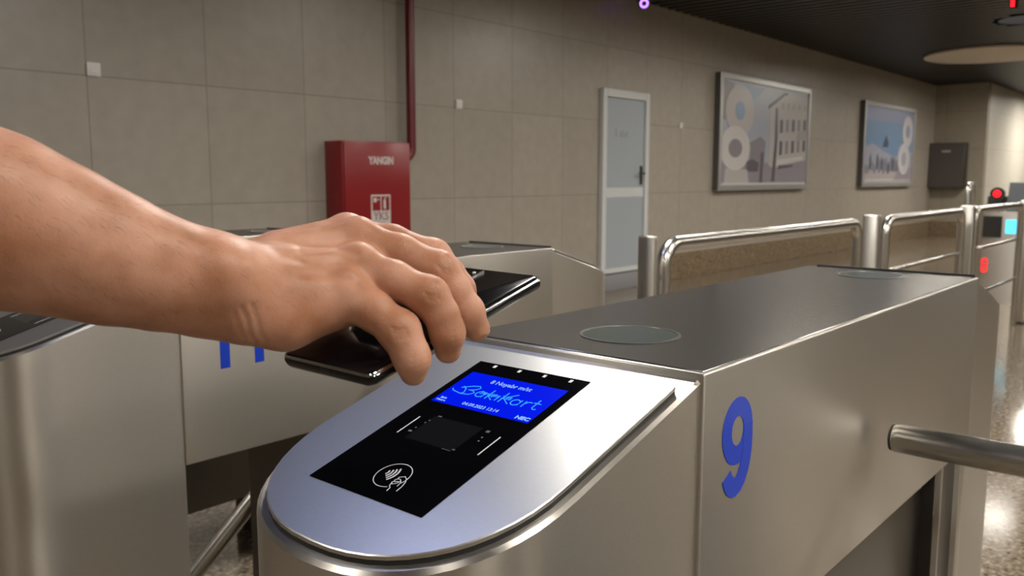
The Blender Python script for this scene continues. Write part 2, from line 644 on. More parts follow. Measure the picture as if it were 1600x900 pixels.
def digit_nine(b, M):
    # heavy condensed nine; x to the right, y up, height .097
    bb = bmesh.new()
    add_stroke(bb, arc(.031, .066, .0215, .0235, 0, 360, 40), .0185, 0, .0004)
    tail = [(.0525, .070), (.0527, .056), (.0520, .044), (.0500, .034), (.0465, .0255), (.0415, .0182), (.0355, .0135), (.0290, .0115),
            (.0230, .0125), (.0180, .0155), (.0140, .0200), (.0110, .0262)]
    add_stroke(bb, tail, [.0185, .0190, .0195, .0195, .0195, .0195, .0195, .0195, .0190, .0185, .0180, .0175], .0001, .0006)
    bb.transform(M)
    me = bpy.data.meshes.new('tmp')
    bb.to_mesh(me)
    bb.free()
    b.from_mesh(me)
    bpy.data.meshes.remove(me)


def digit_one(b, M, x):
    bb = bmesh.new()
    add_prism(bb, [(x, 0, 0), (x + .018, 0, 0), (x + .018, .097, 0), (x + .006, .097, 0), (x, .09, 0)],
              [(x, 0, .0004), (x + .018, 0, .0004), (x + .018, .097, .0004), (x + .006, .097, .0004), (x, .09, .0004)])
    add_prism(bb, [(x - .020, .062, 0), (x, .073, 0), (x, .092, 0), (x - .020, .080, 0)],
              [(x - .020, .062, .0004), (x, .073, .0004), (x, .092, .0004), (x - .020, .080, .0004)])
    bb.transform(M)
    me = bpy.data.meshes.new('tmp')
    bb.to_mesh(me)
    bb.free()
    b.from_mesh(me)
    bpy.data.meshes.remove(me)


def make_gate():
    g = empty('ticket_gate', (.665, .353, 0))
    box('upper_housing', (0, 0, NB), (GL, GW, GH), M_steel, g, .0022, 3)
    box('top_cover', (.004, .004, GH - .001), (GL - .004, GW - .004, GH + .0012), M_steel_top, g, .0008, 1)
    box('end_trim', (GL - .003, .006, GH - .004), (GL + .0015, GW - .02, GH + .0045), M_gasket, g, .0005, 1)
    pl = nose(g, False)
    nose(g, True)
    reader(pl)
    # lower cabinet set back under the housing, and the far leg with its dark insert
    box('lower_cabinet', (.28, .03, .2), (.818, GW - .03, NB), M_cabinet, g, .002, 1)
    box('leg_insert', (.818, .010, 0), (GL - .002, GW - .010, NB), M_dark_steel, g, .001, 1)
    for xa, xb in ((.8195, .8255), (.938, .9695)):
        box('leg_trim', (xa, .001, 0), (xb, GW - .001, NB), M_steel, g, .0015, 2)
    # two round sensor windows in the cover
    for cx in (.113, .878):
        bm = bmesh.new()
        add_lathe(bm, [(.0545, -.0005), (.0545, .0022), (.0520, .0022), (.0515, .0012)], 48, Matrix.Translation((cx, GW / 2, GH)))
        sw = obj('sensor_window', bm, M_port_ring, g, angle=.6)
        bm = bmesh.new()
        add_lathe(bm, [(.0515, .0002), (.0515, .0017), (.0505, .0019)], 48, Matrix.Translation((cx, GW / 2, GH)))
        obj('sensor_glass', bm, M_port, sw)
    # tripod on the left-hand side
    hx, hy, hz = .477, GW, .836
    a = Vector((0, 1, -1)).normalized()
    bm = bmesh.new()
    Mh = frame_matrix((hx, hy - .02, hz + .012), (1, 0, 0), Vector((0, 1, 1)))
    # hub axis points outwards and down
    Mh = frame_matrix((hx, hy - .015, hz + .015), (1, 0, 0), (0, .7071, .7071))
    add_lathe(bm, [(.062, -.05), (.062, -.012), (.055, .0), (.045, .012)][::-1] if False else [(.045, -.06), (.062, -.048), (.062, .012), (.05, .024)], 40, Mh)
    hub = obj('tripod_hub', bm, M_steel, g, angle=.6)
    s = .7071
    for k in range(3):
        th = 2 * math.pi * k / 3
        d = Vector((s * math.sin(th), .5 + .5 * math.cos(th), -.5 + .5 * math.cos(th)))
        p0 = Vector((hx, hy - .08, hz))
        bm = bmesh.new()
        e = p0 + d * .702
        add_tube(bm, [p0 + d * .005, p0 + d * .30, p0 + d * .5, e - d * .02, e - d * .008, e - d * .0025, e], [.0188] * 6 + [.0172], 32)
        arm = obj('tripod_arm', bm, M_tube, hub, angle=.6)
        bm = bmesh.new()
        add_tube(bm, [e, e + d * .003, e + d * .005], [.0172, .0172, .012], 28)
        obj('end_cap', bm, M_rubber, hub, angle=.6)
    return g


def side_matrix(x, z):
    # decal frame on the right-hand side panel (faces -y)
    return frame_matrix((x, -.0001, z), (1, 0, 0), (0, 0, 1))


PITCHY = .945
base = make_gate()
nines = None
gates = []
for i, (dx, lab) in enumerate([
        (0.0, 'steel ticket gate numbered 9 with lit blue reader, in front'),
        (.015, 'steel ticket gate numbered 11 beside the hand, left of gate 9'),
        (.015, 'steel ticket gate behind the forearm, next beyond gate 11'),
        (.015, 'steel ticket gate nearest the tiled wall, only its end showing above the forearm'),
        (0.0, 'steel ticket gate right of gate 9, only its tripod arm in view')]):
    g = base if i == 0 else copy_tree(base)
    yy = .353 + PITCHY * (i if i < 4 else -1)
    g.location = (.665 + dx, yy, 0)
    tag(g, lab, 'ticket gate', 'tripod ticket gates in the row')
    gates.append(g)
    if i == 1:
        for ch in g.children:
            if ch.name.startswith('tripod_hub'):
                ch.location.x += .12
                ch.location.z -= .04
b = bmesh.new()
digit_nine(b, side_matrix(.036, .868))
tag(obj('number_decal', b, M_blue, gates[0]), 'blue figure 9')
b = bmesh.new()
digit_one(b, side_matrix(.069, .851), 0)
digit_one(b, side_matrix(.069, .851), .066)
tag(obj('number_decal', b, M_blue, gates[1]), 'blue figure 11')

# ------------------------------------------------------------------ railing of tube frames between square posts
RY, RZ, RR = 1.40, .963, .024


def rail_frame(xa, xb, bars, lab):
    t = empty('tube_railing', (xa, RY, 0))
    bm = bmesh.new()
    c = .075
    L = xb - xa
    pts = [(0, 0, .0), (0, 0, RZ - c)]
    pts += [(c - c * math.cos(math.radians(a)), 0, RZ - c + c * math.sin(math.radians(a))) for a in range(10, 91, 10)]
    pts += [(L - c + c * math.sin(math.radians(a)), 0, RZ - c + c * math.cos(math.radians(a))) for a in range(0, 91, 10)]
    pts += [(L, 0, 0)]
    add_tube(bm, pts, RR, 20)
    obj('tube', bm, M_tube, t, angle=.6)
    for z in bars:
        bm = bmesh.new()
        add_tube(bm, [(RR, 0, z), (L - RR, 0, z)], .012, 14)
        obj('bar', bm, M_tube, t, angle=.6)
    tag(t, lab, 'railing', 'tube railing frames behind the gates')


def rail_post(x, lab, w=.05, d=.06, h=.995):
    t = empty('railing_post', (x, RY, 0))
    box('post', (-w / 2, -d / 2, .012), (w / 2, d / 2, h), M_steel, t, .006, 3)
    box('foot_plate', (-.05, -.05, 0), (.05, .05, .012), M_dark_steel, t, .002, 1)
    bm = bmesh.new()
    for z in (.3, .86):
        add_tube(bm, [(w / 2, 0, z), (w / 2 + .018, 0, z)], .010, 12)
    obj('bracket', bm, M_rubber, t)
    tag(t, lab, 'railing post', 'square railing posts behind the gates')


rail_post(2.25, 'square steel railing post left of the first railing frame, behind gate 9', .03, .055)
rail_frame(2.345, 4.07, (.70, .39), 'steel tube railing frame running from the leftmost post, below the large picture')
rail_post(4.27, 'square steel railing post between the first and second railing frames', .06, .07)
rail_frame(4.47, 5.93, (.70, .39), 'steel tube railing frame in the middle, below the second picture')
rail_post(6.08, 'square steel railing post between the second and third railing frames', .07, .08)
rail_frame(6.26, 7.72, (.70, .39), 'steel tube railing frame at the right edge, before the far gate')
rail_post(7.9, 'square steel railing post at the right edge of the view', .06, .07)

# rounded guard tube rising behind the third post
bm = bmesh.new()
t = empty('guard_tube', (6.98, 1.62, 0))
pts = [(0, 0, 0), (0, 0, 1.06)] + [(.06 - .06 * math.cos(math.radians(a)), 0, 1.06 + .06 * math.sin(math.radians(a))) for a in range(15, 181, 15)] + [(.12, 0, 0)]
add_tube(bm, pts, .024, 18)
obj('tube', bm, M_tube, t, angle=.6)
tag(t, 'narrow steel hoop with rounded top rising behind the railing post', 'guard rail')

# ------------------------------------------------------------------ far gate with red signal
t = empty('far_ticket_gate', (9.0, 1.50, 0))
bm = bmesh.new()
pl = [(-.05 * math.cos(math.radians(a)) if False else 0, 0) for a in (0,)]
foot = [(1.2, .02), (.05, .02)] + [(.05 - .05 * math.sin(math.radians(a)), .07 - .05 * math.cos(math.radians(a))) for a in range(15, 91, 15)] + \
       [(0, .43)] + [(.05 - .05 * math.cos(math.radians(a)), .43 + .05 * math.sin(math.radians(a))) for a in range(15, 91, 15)] + [(1.2, .48)]
add_prism(bm, [(x, y, 0) for x, y in foot], [(x, y, .86) for x, y in foot])
obj('body', bm, M_steel, t, angle=.5)
bm = bmesh.new()
add_prism(bm, [(.03, .02, .86), (.6, .02, .86), (.6, .02, 1.0), (.24, .02, 1.13), (.10, .02, 1.13)],
          [(.03, .26, .86), (.6, .26, .86), (.6, .26, 1.0), (.24, .26, 1.13), (.10, .26, 1.13)])
obj('reader_head', bm, mat('blue_grey_plastic', (.055, .062, .078), .4), t)
box('side_box', (.25, .34, .86), (.5, .47, 1.0), M_rubber, t, .01, 2)
box('display', (-.006, .06, .66), (.002, .25, .79), M_cyan_led, t, .002, 1)
box('black_panel', (-.005, .28, .62), (.002, .44, .82), M_rubber, t, .002, 1)
bm = bmesh.new()
Ms = frame_matrix((.10, .36, 1.025), (0, 1, 0), (0, 0, 1))
Ms = frame_matrix((.10, .36, 1.025), (0, -1, 0), (0, 0, 1))
add_lathe(bm, [(.055, -.08), (.06, -.01), (.06, .0)], 28, Ms)
sig = obj('signal_housing', bm, M_rubber, t, angle=.6)
bm = bmesh.new()
add_lathe(bm, [(.034, .0), (.034, .004), (.02, .008)], 28, Ms)
obj('signal_lamp', bm, M_red_led, sig, angle=.6)
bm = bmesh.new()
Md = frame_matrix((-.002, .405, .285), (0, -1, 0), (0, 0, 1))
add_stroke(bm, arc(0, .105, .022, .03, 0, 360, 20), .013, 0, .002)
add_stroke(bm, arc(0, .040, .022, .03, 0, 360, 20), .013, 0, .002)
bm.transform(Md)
obj('led_reflection', bm, M_red_led, t)  # glowing figure stands in for a red LED reflected in the steel face
tag(t, 'far steel ticket gate with dark head, red lamp and cyan display', 'ticket gate')

# ------------------------------------------------------------------ things on the tiled wall
M_red = mat('red_paint', (.25, .009, .012), .32, 0, .5)
M_dkred = mat('dark_red_paint', (.14, .006, .010), .3, 0, .5)
M_white = mat('white_plastic', (.72, .70, .66), .45)
M_sticker = mat('sticker_white', (.62, .56, .54), .5)
# fire cabinet
t = empty('fire_cabinet', (3.83, WY - .21, .70))
CW, CH = .645, .735
box('case', (0, .012, 0), (CW, .21, CH), M_red, t, .006, 2)
dr = box('door', (.012, 0, .012), (CW - .012, .014, CH - .012), M_red, t, .004, 2)
Mt = frame_matrix((.35, -.0005, .595), (1, 0, 0), (0, 0, 1))
text('lettering', 'YANGIN', .075, Mt, M_sticker, dr, sx=.82, off=.0035, ext=.001)
# sticker with hose, extinguisher and letters
bm = bmesh.new()
Ms = frame_matrix((.245, -.001, .105), (1, 0, 0), (0, 0, 1))
add_box(bm, (0, 0, 0), (.185, .245, .0012), mi=0)
add_box(bm, (.012, .128, .001), (.088, .232, .0024), mi=1)
add_box(bm, (.098, .128, .001), (.172, .232, .0024), mi=1)
add_box(bm, (.022, .19, .002), (.05, .222, .0034), mi=0)
add_box(bm, (.056, .205, .002), (.076, .214, .0034), mi=0)
add_stroke(bm, [(.127, .140), (.127, .205)], .022, .002, .0034, 0)
add_stroke(bm, [(.127, .205), (.128, .22), (.145, .222)], .008, .002, .0034, 0)
bm.transform(Ms)
stk = obj('safety_sticker', bm, [M_sticker, M_red], dr)
text('sticker_letters', 'YKS', .085, Ms @ Matrix.Translation((.0925, .085, .0026)), mat('grey_red_ink', (.33, .22, .21), .5), dr, sx=1.0, off=.002, ext=.0008)
text('sticker_letters', '112', .05, Ms @ Matrix.Translation((.0925, .030, .0026)), mat('pale_red_ink', (.42, .33, .32), .5), dr, sx=1.0, ext=.0008)
bm = bmesh.new()
add_box(bm, (CW, .05, .37), (CW + .02, .09, .395), .003, 1)
obj('latch', bm, M_dark_steel, t)
tag(t, 'red fire cabinet marked YANGIN on the tiled wall above the hand', 'fire cabinet')
# red standpipe
bm = bmesh.new()
pz = 1.40
px, py, pr = 4.60, 5.02, .036
pts = [(px, py, CEIL + .1), (px, py, pz)] + [(px - .07 + .07 * math.cos(math.radians(a)), py, pz - .07 * math.sin(math.radians(a))) for a in range(15, 91, 15)] + [(px - .118, py, pz - .07)]
add_tube(bm, pts, pr, 20)
p_ = obj('standpipe', bm, M_dkred, None, angle=.6)
tag(p_, 'dark red water pipe running down the tiled wall into the fire cabinet', 'pipe')
# white square plates at tile corners
for (x, z, s, lab) in ((2.228, 1.786, .078, 'largest white square plate on the tiled wall, far left above the forearm'),
                       (5.205, 1.779, .075, 'white square plate on the tiled wall between red pipe and door'),
                       (8.85, 1.772, .062, 'small white square plate on the tiled wall between door and large picture')):
    t = empty('wall_plate', (x, WY, z))
    box('cover', (-s / 2, -.014, -s / 2), (s / 2, 0, s / 2), M_white, t, .005, 2)
    box('rocker', (-s * .3, -.017, -s * .3), (s * .3, -.013, s * .3), M_white, t, .002, 1)
    tag(t, lab, 'wall plate', 'white square plates on the wall')

# door with white frame and grey-blue panels
M_doorw = mat('door_frame_white', (.60, .62, .62), .35)
M_doorp = mat('door_panel_grey', (.36, .40, .44), .35)
t = empty('door_1', (7.235, WY, .17))
DW, DH = .875, 1.90
bm = bmesh.new()
add_box(bm, (0, -.05, 0), (.075, 0, DH), .004, 1)
add_box(bm, (DW - .075, -.05, 0), (DW, 0, DH), .004, 1)
add_box(bm, (.0751, -.05, DH - .08), (DW - .0751, 0, DH), .004, 1)
obj('door_frame', bm, M_doorw, t)
bm = bmesh.new()
add_box(bm, (.08, -.03, .01), (DW - .08, -.002, DH - .085), .002, 1, mi=0)
add_box(bm, (.08, -.036, .80), (DW - .08, -.028, .90), .002, 1, mi=1)
add_box(bm, (.08, -.036, .01), (DW - .08, -.028, .06), .002, 1, mi=1)
lf = obj('door_leaf', bm, [M_doorp, M_doorw], t)
bm = bmesh.new()
add_box(bm, (DW - .155, -.044, .93), (DW - .115, -.030, 1.13), .004, 1)
add_tube(bm, [(DW - .135, -.04, 1.05), (DW - .135, -.085, 1.05), (DW - .24, -.085, 1.05)], .010, 10)
obj('door_handle', bm, mat('handle_metal', (.12, .12, .12), .3, 1.0), lf)
bm = bmesh.new()
for k, (x, h) in enumerate(((.25, .09), (.33, .06), (.37, .08), (.41, .05), (.45, .075))):
    add_box(bm, (x, -.0315, 1.42), (x + .022, -.029, 1.42 + h), mi=0)
obj('faded_lettering', bm, mat('faded_ink', (.28, .31, .34), .5), lf)
tag(t, 'narrow pale door with mid rail and dark handle in the tiled wall', 'door', kind='structure')
tag(box('door_step', (7.165, WY - .06, 0), (8.175, WY, .165), mat('grey_step', (.25, .25, .26), .4), bev=.004), kind='structure')
bpy.data.objects['door_step'].name = 'trim_1'

# framed pictures
M_alu = mat('aluminium_frame', (.50, .50, .49), .35, .6)
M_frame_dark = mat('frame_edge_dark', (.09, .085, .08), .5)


def picture(x0, x1, z0, z1, lab, draw, mats):
    t = empty('framed_picture', (x0, WY, z0))
    w, h = x1 - x0, z1 - z0
    f, d = .07, .09
    bm = bmesh.new()
    add_box(bm, (0, -d, 0), (f, 0, h), .004, 1)
    add_box(bm, (w - f, -d, 0), (w, 0, h), .004, 1)
    add_box(bm, (f, -d, 0), (w - f, 0, f), .004, 1)
    add_box(bm, (f, -d, h - f), (w - f, 0, h), .004, 1)
    fr = obj('frame', bm, [M_alu, M_frame_dark], t)
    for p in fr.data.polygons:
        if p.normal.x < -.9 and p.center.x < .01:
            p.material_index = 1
    bm = bmesh.new()
    W, H = w - 2 * f, h - 2 * f
    M = frame_matrix((f, -d + .022, f), (1, 0, 0), (0, 0, 1))
    add_box(bm, (0, 0, -.02), (W, H, 0), mi=0)
    draw(bm, W, H)
    bm.transform(M)
    obj('print', bm, mats, t)
    bm = bmesh.new()
    tag(t, lab, 'picture', 'framed pictures on the tiled wall')


def P(bm, W, H, pts, mi, z):
    add_prism(bm, [(x * W, y * H, 0.0) for x, y in pts], [(x * W, y * H, z) for x, y in pts], mi)


def ring(bm, W, H, cx, cy, rx, ry, hx, hy, mi, z, mh=None, zh=None):
    P(bm, W, H, [(cx + rx * math.cos(a * math.pi / 18), cy + ry * math.sin(a * math.pi / 18)) for a in range(36)], mi, z)
    if mh is not None:
        P(bm, W, H, [(cx + hx * math.cos(a * math.pi / 18), cy + hy * math.sin(a * math.pi / 18)) for a in range(36)], mh, zh)


def pm(n, c):
    return mat(n, c, .3, 0, .4)


PA = [pm('print_sky', (.36, .39, .46)), pm('print_blue', (.25, .34, .48)), pm('print_white', (.56, .54, .53)), pm('print_grey', (.25, .235, .26)),
      pm('print_dark', (.13, .115, .14)), pm('print_ground', (.28, .255, .29)), pm('print_facade', (.44, .42, .41)), pm('print_mid', (.36, .33, .35)), pm('print_ring', (.46, .43, .43))]


def draw_a(bm, W, H):
    P(bm, W, H, [(0, 0), (1, 0), (1, .27), (.6, .22), (0, .24)], 5, .001)
    P(bm, W, H, [(.0, .62), (.05, .62), (.12, .97), (.0, 1)], 3, .001)
    P(bm, W, H, [(.30, .82), (.40, .9), (.45, .97), (.2, .99)], 1, .001)
    # trees and vehicles
    P(bm, W, H, [(.30, .16), (.47, .16), (.48, .44), (.42, .49), (.36, .45), (.30, .42)], 3, .0015)
    P(bm, W, H, [(.27, .13), (.40, .13), (.41, .22), (.33, .26), (.27, .23)], 4, .002)
    P(bm, W, H, [(.42, .02), (.455, .02), (.46, .33), (.43, .33)], 4, .002)
    # building in perspective
    P(bm, W, H, [(.52, .20), (.58, .17), (1.0, .27), (1.0, .94), (.70, .96), (.52, .80)], 6, .002)
    P(bm, W, H, [(.50, .77), (.70, .94), (.73, .94), (.73, .965), (.69, .965), (.50, .81)], 4, .003)
    P(bm, W, H, [(.56, .03), (.60, .03), (.62, .50), (.61, .80), (.585, .79), (.585, .45)], 4, .003)
    for (y0, y1) in ((.56, .68), (.33, .455)):
        for k in range(5):
            x = .645 + .075 * k
            P(bm, W, H, [(x, y0 + .012 * k - .02), (x + .035, y0 + .012 * k - .015), (x + .035, y1 + .008 * k), (x, y1 + .006 * k)], 3 if k % 2 else 4, .0035)
    for k in range(5):
        x = .66 + .07 * k
        P(bm, W, H, [(x, .79 + .006 * k), (x + .03, .79 + .006 * k), (x + .03, .87), (x, .86)], 7, .0035)
    P(bm, W, H, [(.62, .20), (.95, .27), (.95, .31), (.62, .26)], 2, .0035)
    P(bm, W, H, [(.64, .16), (.82, .19), (.82, .215), (.64, .20)], 4, .0045)
    P(bm, W, H, [(.86, .47), (.99, .50), (.99, .60), (.88, .57)], 7, .0045)
    # the tall figure of eight
    ring(bm, W, H, .185, .72, .15, .245, .048, .09, 8, .005, 1, .0075)
    ring(bm, W, H, .145, .355, .155, .215, .07, .09, 2, .0065, 3, .0085)
    P(bm, W, H, [(.04, .0), (.30, .0), (.28, .15), (.05, .16)], 6, .004)
    P(bm, W, H, [(0, 0), (1, 0), (1, .018), (0, .02)], 2, .006)


PB = [pm('print2_blue', (.17, .27, .42)), pm('print2_deep', (.24, .27, .40)), pm('print2_white', (.52, .51, .53)), pm('print2_haze', (.32, .33, .40)),
      pm('print2_crowd', (.20, .19, .24)), pm('print2_dark', (.07, .09, .11)), pm('print2_ground', (.40, .37, .37)), pm('print2_mauve', (.30, .26, .31))]


def draw_b(bm, W, H):
    P(bm, W, H, [(0, .82), (1, .82), (1, 1), (0, 1)], 1, .001)
    P(bm, W, H, [(0, 0), (1, 0), (1, .18), (0, .16)], 6, .001)
    P(bm, W, H, [(0, .15), (1, .15), (1, .44), (.8, .42), (.62, .36), (.45, .40), (.3, .46), (.15, .52), (0, .46)], 3, .002)
    # distant flame-shaped tower
    P(bm, W, H, [(.36, .48), (.46, .48), (.47, .54), (.42, .64), (.37, .54)], 5, .003)
    # crowd
    rng = random.Random(4)
    for k in range(16):
        x = .02 + k * .045
        h = rng.uniform(.10, .22)
        y = rng.uniform(.12, .19)
        P(bm, W, H, [(x, y), (x + .028, y), (x + .032, y + h * .7), (x + .016, y + h), (x - .002, y + h * .7)], 4 if rng.random() < .7 else 5, .003 + .0004 * k)
    P(bm, W, H, [(.05, .02), (.6, .03), (.6, .055), (.05, .05)], 2, .002)
    P(bm, W, H, [(.62, .05), (1, .05), (1, .22), (.7, .18)], 7, .0025)
    ring(bm, W, H, .86, .72, .115, .22, .045, .09, 2, .011, 1, .0135)
    ring(bm, W, H, .80, .33, .125, .22, .05, .10, 2, .0125, 3, .015)


picture(9.64, 12.41, 1.015, 2.445, 'larger-looking framed picture of a white figure eight beside a building', draw_a, PA)
picture(14.68, 17.45, 1.02, 2.45, 'framed picture with blue sky, crowd and white figure eight at its right', draw_b, PB)

# dark cabinet on the end wall
t = empty('wall_cabinet', (18.72, 4.44, .98))
M_cab = mat('dark_cabinet', (.10, .088, .082), .4, .4)
box('case', (.02, 0, 0), (.28, .66, .885), mat('cabinet_side', (.035, .03, .026), .5), t, .006, 2)
box('door', (0, .012, .012), (.022, .648, .873), M_cab, t, .004, 1)
box('label_plate', (-.004, .26, .70), (.001, .42, .74), mat('label_grey', (.35, .34, .33), .4), t)
tag(t, 'dark grey metal cabinet mounted on the end wall', 'wall cabinet')

# ------------------------------------------------------------------ things on the ceiling
t = empty('ceiling_disc', (14.6, 3.19, CEIL - .03))
bm = bmesh.new()
add_lathe(bm, [(.90, -.012), (.915, -.004), (.915, .02), (.90, .03)], 72)
obj('panel', bm, M_cream, t, angle=.6)
bm = bmesh.new()
for a in range(3):
    x, y = .5 * math.cos(a * 2.094), .5 * math.sin(a * 2.094)
    add_tube(bm, [(x, y, .028), (x, y, .25)], .01, 8)
obj('hanger', bm, M_slat, t)
tag(t, 'large round cream panel hanging under the dark slatted ceiling', 'ceiling panel')
# small dome camera with violet ring, close to the wall
t = empty('security_camera', (7.75, 4.93, CEIL - .04))
box('base', (-.07, -.07, 0), (.07, .07, .045), M_rubber, t, .004, 1)
bm = bmesh.new()
add_lathe(bm, [(.02, -.085), (.045, -.075), (.058, -.04), (.062, 0)], 28)
obj('dome', bm, M_rubber, t, angle=.6)
bm = bmesh.new()
pts = [(.036 * math.cos(a * math.pi / 12), .036 * math.sin(a * math.pi / 12), 0) for a in range(25)]
add_tube(bm, pts, .009, 8, caps=False)
bm.transform(frame_matrix((-.052, -.040, -.048), (.6, -.76, 0), (-.25, -.2, .95)))
obj('light_ring', bm, mat('violet_led', (.1, .05, .2), .4, 0, .3, (.42, .2, 1.0), 3.0), t)
tag(t, 'small dark dome camera with glowing violet ring at the ceiling edge', 'camera')
# red indicator under the ceiling
t = empty('ceiling_indicator', (10.32, 2.08, CEIL))
box('case', (-.05, -.03, -.11), (.05, .03, 0), M_rubber, t, .006, 2)
box('red_light', (-.056, -.018, -.10), (-.049, .018, -.02), M_red_led, t, .003, 1)
tag(t, 'small red lit indicator under the ceiling at the top right corner', 'indicator light')

# ------------------------------------------------------------------ the phone
pF, pR, pL = Vector((.298, .359, 1.060)), Vector((.455, .368, 1.099)), Vector((.293, .435, 1.062))
pB = Vector((.450, .444, 1.101))
pc = (pF + pR + pL + pB) / 4
ph = empty('phone', pc)
ex = (pR - pF).normalized()
ey = (pL - pF)
Mp = frame_matrix((0, 0, 0), ex, ey)
PLn, PWd, PT = .1645, .0785, .0092
M_ph = mat('phone_glass', (.006, .006, .007), .10, 0, .5)
M_phf = mat('phone_frame', (.03, .03, .033), .22, .9)


def rrect(a, b, r, n=7):
    out = []
    for (sx, sy, a0) in ((1, 1, 0), (-1, 1, 90), (-1, -1, 180), (1, -1, 270)):
        for k in range(n):
            t_ = math.radians(a0 + 90 * k / (n - 1))
            out.append((sx * (a - r) + r * math.cos(t_), sy * (b - r) + r * math.sin(t_)))
    return out


bm = bmesh.new()
loops = []
for k in range(11):
    th = math.pi * (k / 10) - math.pi / 2
    ins_y = (1 - math.cos(th)) * .0042
    ins_x = (1 - math.cos(th)) * .0016
    z = math.sin(th) * PT / 2
    a, b_, r = PLn / 2 - ins_x, PWd / 2 - ins_y, .0045
    loops.append([bm.verts.new((x, y, z)) for x, y in rrect(a, b_, r)])
n = len(loops[0])
for A, B_ in zip(loops, loops[1:]):
    for i in range(n):
        bm.faces.new((A[i], A[(i + 1) % n], B_[(i + 1) % n], B_[i]))
bm.faces.new(loops[-1])
bm.faces.new(list(reversed(loops[0])))
bm.transform(Mp)
obj('body', bm, M_ph, ph, angle=.8)
bm = bmesh.new()
rr = [(x, y) for x, y in rrect(PLn / 2 + .0002, PWd / 2 - .0001, .0047)]
for z0, z1 in ((-.0009, .0009),):
    add_prism(bm, [(x, y, z0) for x, y in rr], [(x, y, z1) for x, y in rr])
bm.transform(Mp)
obj('frame', bm, M_phf, ph, angle=.8)
bm = bmesh.new()  # bright metal strip standing in for the lamp highlight on the curved glass
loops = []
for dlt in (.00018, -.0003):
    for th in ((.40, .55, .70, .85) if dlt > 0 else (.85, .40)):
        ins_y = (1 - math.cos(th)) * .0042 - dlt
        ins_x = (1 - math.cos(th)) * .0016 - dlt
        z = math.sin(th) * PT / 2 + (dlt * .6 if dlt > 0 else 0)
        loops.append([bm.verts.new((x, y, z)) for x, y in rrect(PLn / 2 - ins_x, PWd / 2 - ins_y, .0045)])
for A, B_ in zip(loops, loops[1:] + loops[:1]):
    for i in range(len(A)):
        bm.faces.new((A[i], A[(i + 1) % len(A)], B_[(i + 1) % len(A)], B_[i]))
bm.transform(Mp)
obj('edge_highlight', bm, mat('highlight_strip', (.62, .62, .63), .16, 1.0), ph, angle=.8)
# cameras on the back (which faces up), near the far left corner
bm = bmesh.new()
add_box(bm, (.042, .0095, PT / 2 - .0006), (.0795, .0102, PT / 2 + .0007), .0002, 1)
bm.transform(Mp)
obj('camera_edge', bm, mat('bright_metal', (.75, .75, .75), .15, 1.0), ph)
for (x, y, r) in ((.070, .029, .0062), (.052, .029, .0062), (.034, .029, .0062), (.066, .0165, .0045), (.052, .0165, .0040)):
    bm = bmesh.new()
    add_lathe(bm, [(r, -.0003), (r, .0003), (r * .85, .0004), (r * .8, .0003)], 28, Mp @ Matrix.Translation((x, y, PT / 2)))
    le = obj('camera_lens', bm, M_blackglass, ph, angle=.6)
    bm = bmesh.new()
    add_lathe(bm, [(r * .8, .0002), (r * .78, .0004)], 24, Mp @ Matrix.Translation((x, y, PT / 2)))
    obj('lens_glass', bm, M_blackglass, le)
bm = bmesh.new()
add_tube(bm, [Mp @ Vector((.0725, .0135, PT / 2 - .0002)), Mp @ Vector((.0725, .0135, PT / 2 + .0007))], .0013, 14)
obj('flash', bm, M_white, ph)
bm = bmesh.new()
add_box(bm, (-PLn / 2 - .0004, -.0045, -.0014), (-PLn / 2 + .002, .0045, .0014), .0008, 2)
bm.transform(Mp)
obj('charging_port', bm, M_gasket, ph)
tag(ph, 'black phone held flat over the lit reader, camera end away', 'phone')

# ------------------------------------------------------------------ the arm and hand, one continuous skin
RT = Vector((math.sin(HEAD), -math.cos(HEAD), 0))
FW = Vector((math.cos(HEAD) * math.cos(PITCH), math.sin(HEAD) * math.cos(PITCH), -math.sin(PITCH)))
UP = RT.cross(FW)


def J(px, py, d):
    """a joint of the pose: right, up and away from the viewer, in metres"""
    return np.array([(px - 800) / FPX * d, -(py - 450) / FPX * d, d])


RES = .0012
LO = np.array([-.42, -.135, .33])
HI = np.array([.025, .16, .655])
DIM = np.ceil((HI - LO) / RES).astype(int)
BIG = .04


